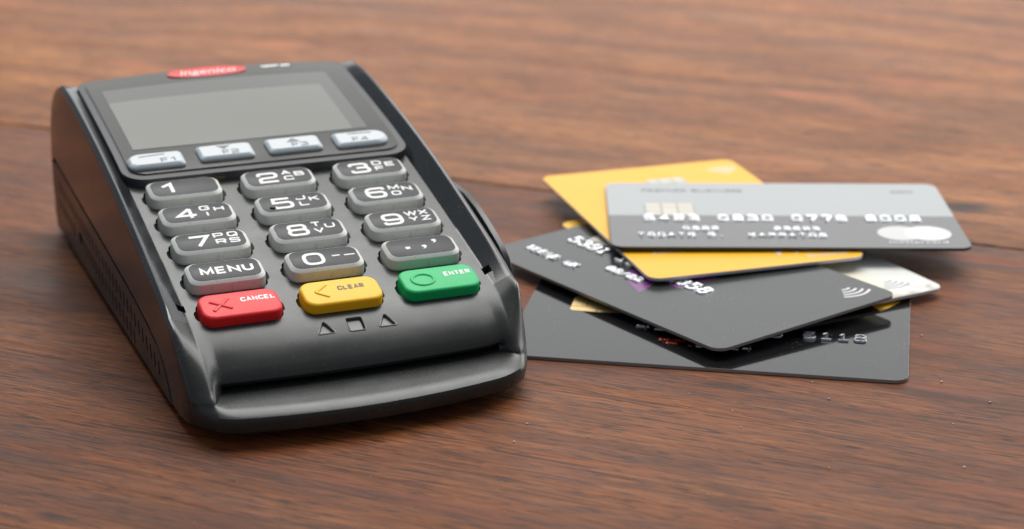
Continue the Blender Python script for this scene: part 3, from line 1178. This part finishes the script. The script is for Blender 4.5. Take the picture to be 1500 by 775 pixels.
def card(key, name, label, top, edge, back):
    x, y, yaw, z, tx, ty = POSE[key]
    rr = lambda i: rrect(CW - 2 * i, CH - 2 * i, 3.18 - i, 8)
    ls = [lift(rr(.06), -CT), lift(rr(0), -CT + .06), lift(rr(0), -.06), lift(rr(.06), 0)]
    n = len(ls[0])
    v, f = stack(ls)
    fm = [1] * (3 * n) + [2, 0]
    o = mesh_obj(name, v, f, None, None, 30, mats=[top, edge, back], fmat=fm)
    nz = Vector((-tx, -ty, 1)).normalized()
    xd = Vector((math.cos(R(yaw)), math.sin(R(yaw)), 0))
    xd = (xd - nz * xd.dot(nz)).normalized()
    yd = nz.cross(xd)
    m = Matrix((xd, yd, nz)).transposed().to_4x4()
    m.translation = Vector((x, y, z)) * MM
    o.matrix_world = m
    tag(o, label, 'bank card', 'bank cards heaped beside the terminal')
    return o


def chip(c, m, style, cx=-26.9, cy=3.0, w=12.4, h=10.4):
    base = mesh_obj('chip', *stack([lift(rrect(w, h, 1.3, 4, cx, cy), -.05), lift(rrect(w, h, 1.3, 4, cx, cy), .02)]), M_chip_gap if style == 'disc' else M_chip_gap_light, c, 40)
    g = .30
    pads = []
    if style == 'disc':
        rx, ry = 2.7, 3.0
        disc = [(rx * math.cos(R(a)), ry * math.sin(R(a))) for a in range(0, 360, 12)]
        pads.append(disc)
        for s in (-1, 1):
            edges_ = [-h / 2, -1.75, 1.75, h / 2]
            for k in range(3):
                y0, y1 = edges_[k] + g / 2, edges_[k + 1] - g / 2
                p = [(s * (w / 2 - .1 - (.7 if k == 0 else 0)), y0 + (.1 if k == 0 else 0)), (s * (w / 2 - .1), y0 + (.8 if k == 0 else 0)),
                     (s * (w / 2 - .1), y1 - (.8 if k == 2 else 0)), (s * (w / 2 - .1 - (.7 if k == 2 else 0)), y1 - (.1 if k == 2 else 0))]
                nn = 8
                for q in range(nn + 1):
                    yy = y1 + (y0 - y1) * q / nn
                    yy = max(min(yy, h / 2 - .1), -h / 2 + .1)
                    e = (yy / (ry + .2))
                    xx = (rx + .18) * math.sqrt(max(0, 1 - e * e)) if abs(e) < 1 else 0
                    p.append((s * max(xx, g / 2), yy))
                pads.append(p if s > 0 else p[::-1])
    else:
        ey = [-h / 2 + .1, -1.8, 1.8, h / 2 - .1]
        for s in (-1, 1):
            for k in range(3):
                x0, x1 = sorted((s * (w / 2 - .1), s * 2.0))
                pads.append(rrect(x1 - x0 - g, ey[k + 1] - ey[k] - g, .35, 2, (x0 + x1) / 2, (ey[k] + ey[k + 1]) / 2))
        pads.append(rrect(4.0 - g, h * .62, .4, 2, 0, -1.75))
        pads.append(rrect(4.0 - g, h * .32, .4, 2, 0, 3.35))
    for p in pads:
        q = [(px + cx, py + cy) for px, py in p]
        mesh_obj('contact_pad', *prism(q, .0, .035), m, base, 40)
    return base


def waves(c, m, cx, cy, rot, scale=1.0, n=4, t=.27):
    parts = []
    for k in range(n):
        r = (1.6 + 1.35 * k) * scale
        sp = 38
        path = [Vector((cx + math.cos(rot) * 0, cy)) + Vector((math.cos(rot + R(a)) * r, math.sin(rot + R(a)) * r)) for a in [-sp + 2 * sp * i / 10 for i in range(11)]]
        parts.append(sweep(path, False, [(-t * scale, -.02), (-t * scale, .03), (t * scale, .03), (t * scale, -.02)]))
    return mesh_obj('contactless_symbol', *merge(*parts), m, c, 35)


def emboss_line(c, name, s, x, y, pitch, w, h, t, m, height=.46):
    return mesh_obj(name, *text_line(s.replace('1', '!'), x, y, w, h, t, pitch, 0.0, height), m, c, 50)


# black glossy card, lowest
K = card('K', 'bank_card', 'glossy black bank card with a gold chip, lying lowest and nearest the front', M_black_card, M_card_edge_dark, M_satin_card)
chip(K, M_gold, 'disc', cx=-26.6, cy=7.4, h=9.6)
emboss_line(K, 'embossed_number', '4106 2733 5118', -16.4, -6.4, 3.63, 2.95, 4.3, .56, M_black_emboss)
emboss_line(K, 'embossed_date', '09/24', -2.6, -15.4, 2.6, 1.9, 2.8, .55, M_black_emboss)
p1 = text_line('EXPIRES', -10.6, -12.6, .72, 1.25, .2, .84)
p2 = text_line('END', -8.9, -14.4, .72, 1.25, .2, .84)
mesh_obj('printed_caption', *merge(p1, p2), M_red_print, K, 35)
mesh_obj('yellow_print', *prism([(36.3, 14.6), (40.6, 21.9), (36.8, 24.1), (32.4, 21.2)], -.02, .03), M_card_back_yellow, K, 35)
mesh_obj('printed_mark', *merge(*[prism([(-4.2 + d, -15.2), (-3.2 + d, -15.2), (-3.7 + d, -14.0)], -.02, .035) for d in (0, 2.2)]), M_red_print, K, 35)

# cream card, half hidden
W_ = card('W', 'bank_card', 'worn cream and yellow bank card with a scuffed corner, wedged between the two black cards', M_cream, M_card_edge_white, M_card_back_yellow)
waves(W_, M_blue_print, 31.6, 17.9, 0, 1.05, 4, .2)

# satin black card
Mc = card('M', 'bank_card', 'satin black bank card with silver embossed digits, purple print and white wave symbol', M_satin_card, M_card_edge_dark, M_black_card)
chip(Mc, M_chip_silver, 'grid')
emboss_line(Mc, 'embossed_number', '5391 3672 6858', -35.0, -7.4, 3.63, 2.9, 4.3, .74, M_silver)
emboss_line(Mc, 'embossed_date', '08/22', -12.8, -13.5, 2.55, 2.05, 2.9, .54, M_silver)
emboss_line(Mc, 'embossed_name', 'TEENE MK', -37.4, -18.6, 2.5, 2.0, 2.8, .54, M_silver)
waves(Mc, M_logo_white, 31.3, 20.2, 0, 1.15)
mesh_obj('purple_emblem', *merge(prism([(-8.5, -8.0), (-1.0, -6.0), (2.8, -11.7), (4.8, -17.2), (-2.0, -14.6), (-7.2, -11.8)], -.02, .025), prism([(3.9, -8.2), (8.6, -8.5), (7.4, -4.6), (9.2, 3.0), (5.0, 3.5), (0.8, -4.5)], -.02, .025)), M_purple, Mc, 35)

# yellow card
Yc = card('Y', 'bank_card', 'bright yellow bank card lying under the silver and grey one', M_yellow_card, M_card_edge_white, M_card_edge_white)
chip(Yc, M_chip_silver, 'grid', cx=-25.0, cy=3.2)
waves(Yc, M_logo_white, -29.4, 21.4, math.pi, 1.15)
font_text('printed_word', 'Debit', 3.4, M_logo_white, Yc, 25.6, -16.5, .03, math.pi / 2)
font_text('printed_logo', 'VISA', 10.5, M_logo_white, Yc, 32.6, 15.0, .03, math.pi / 2, 1.0, .3)
font_text('printed_word', 'Business', 3.0, M_logo_white, Yc, 38.6, 18.8, .03, math.pi / 2)

# silver and grey card on top
Gc = card('G', 'bank_card', 'silver and grey bank card with two white overlapping circles, lying on top', M_twotone, M_card_edge_black, M_satin_card)
chip(Gc, M_chip_silver, 'grid', cx=-27.3, cy=3.6)
emboss_line(Gc, 'embossed_number', '5423 0830 0779 8008', -34.2, -6.6, 3.63, 2.9, 4.3, .74, M_silver)
emboss_line(Gc, 'embossed_date', '0992', -25.2, -14.4, 2.35, 1.9, 2.6, .52, M_silver)
emboss_line(Gc, 'embossed_date', '23623', -3.1, -14.4, 2.35, 1.9, 2.6, .52, M_silver)
emboss_line(Gc, 'embossed_name', 'TOOATR R.  KAPPATOS', -36.3, -19.6, 2.42, 1.95, 2.7, .52, M_silver)
for cx in (27.4, 33.9):
    circ = [(cx + 5.6 * math.cos(R(a)), -15.5 + 5.6 * math.sin(R(a))) for a in range(0, 360, 9)]
    mesh_obj('logo_circle', *prism(circ, -.02, .03 + (.012 if cx > 30 else 0)), M_logo_white if cx > 30 else M_logo_pale, Gc, 35)
font_text('printed_word', 'mastercard', 3.0, M_logo_white, Gc, 30.6, -22.4, .03, 0, 1.05)
font_text('printed_word', 'PREMIER BUSINESS', 2.9, M_grey_print, Gc, -20.8, 19.8, .03, 0, 1.1)
font_text('printed_word', 'debit', 2.6, M_grey_print, Gc, 33.0, 19.6, .03, 0, 1.1)

# ------------------------------------------------------------------ crumbs on the table


def ground(u, v):
    fpx, h, pc = 3119.68, 164.14, R(18.672)
    du, dv = (u - 750) / fpx, (387.5 - v) / fpx
    c, s = math.cos(pc), math.sin(pc)
    d = Vector((du, c + dv * s, -s + dv * c))
    t = -h / d.z
    return d.x * t, d.y * t


spots = [(1010, 577), (1085, 626), (1073, 602), (1214, 585), (1270, 551), (1378, 553), (1379, 560), (1396, 621), (1412, 685), (1214, 686), (1098, 671),
         (1037, 725), (1078, 761), (753, 648), (1350, 492), (772, 621), (862, 640), (1190, 560), (1450, 590), (930, 700)]
parts = []
for k, (u, v_) in enumerate(spots):
    x, y = ground(u, v_)
    s = random.uniform(.13, .32)
    a = random.uniform(0, 6.28)
    ring = lambda q, z: [(x + s * q * math.cos(a + R(60 * i)) * random.uniform(.7, 1.5), y + s * q * math.sin(a + R(60 * i)) * random.uniform(.6, 1.1), z) for i in range(6)]
    parts.append(stack([ring(.8, 0.0), ring(1.0, s * .5), ring(.5, s * .95)]))
for k in range(60):
    x, y = ground(random.uniform(0, 1500), random.uniform(420, 775))
    s = random.uniform(.05, .11)
    parts.append(stack([[(x + s * q * math.cos(R(60 * i)), y + s * q * math.sin(R(60 * i)) * .8, z) for i in range(6)] for q, z in ((1, 0), (1, s * .6), (.5, s))]))
tag(mesh_obj('crumbs', *merge(*parts), M_crumb, None, 30), 'pale specks of crumbs and dust scattered on the bare wood', 'crumbs', kind='stuff')
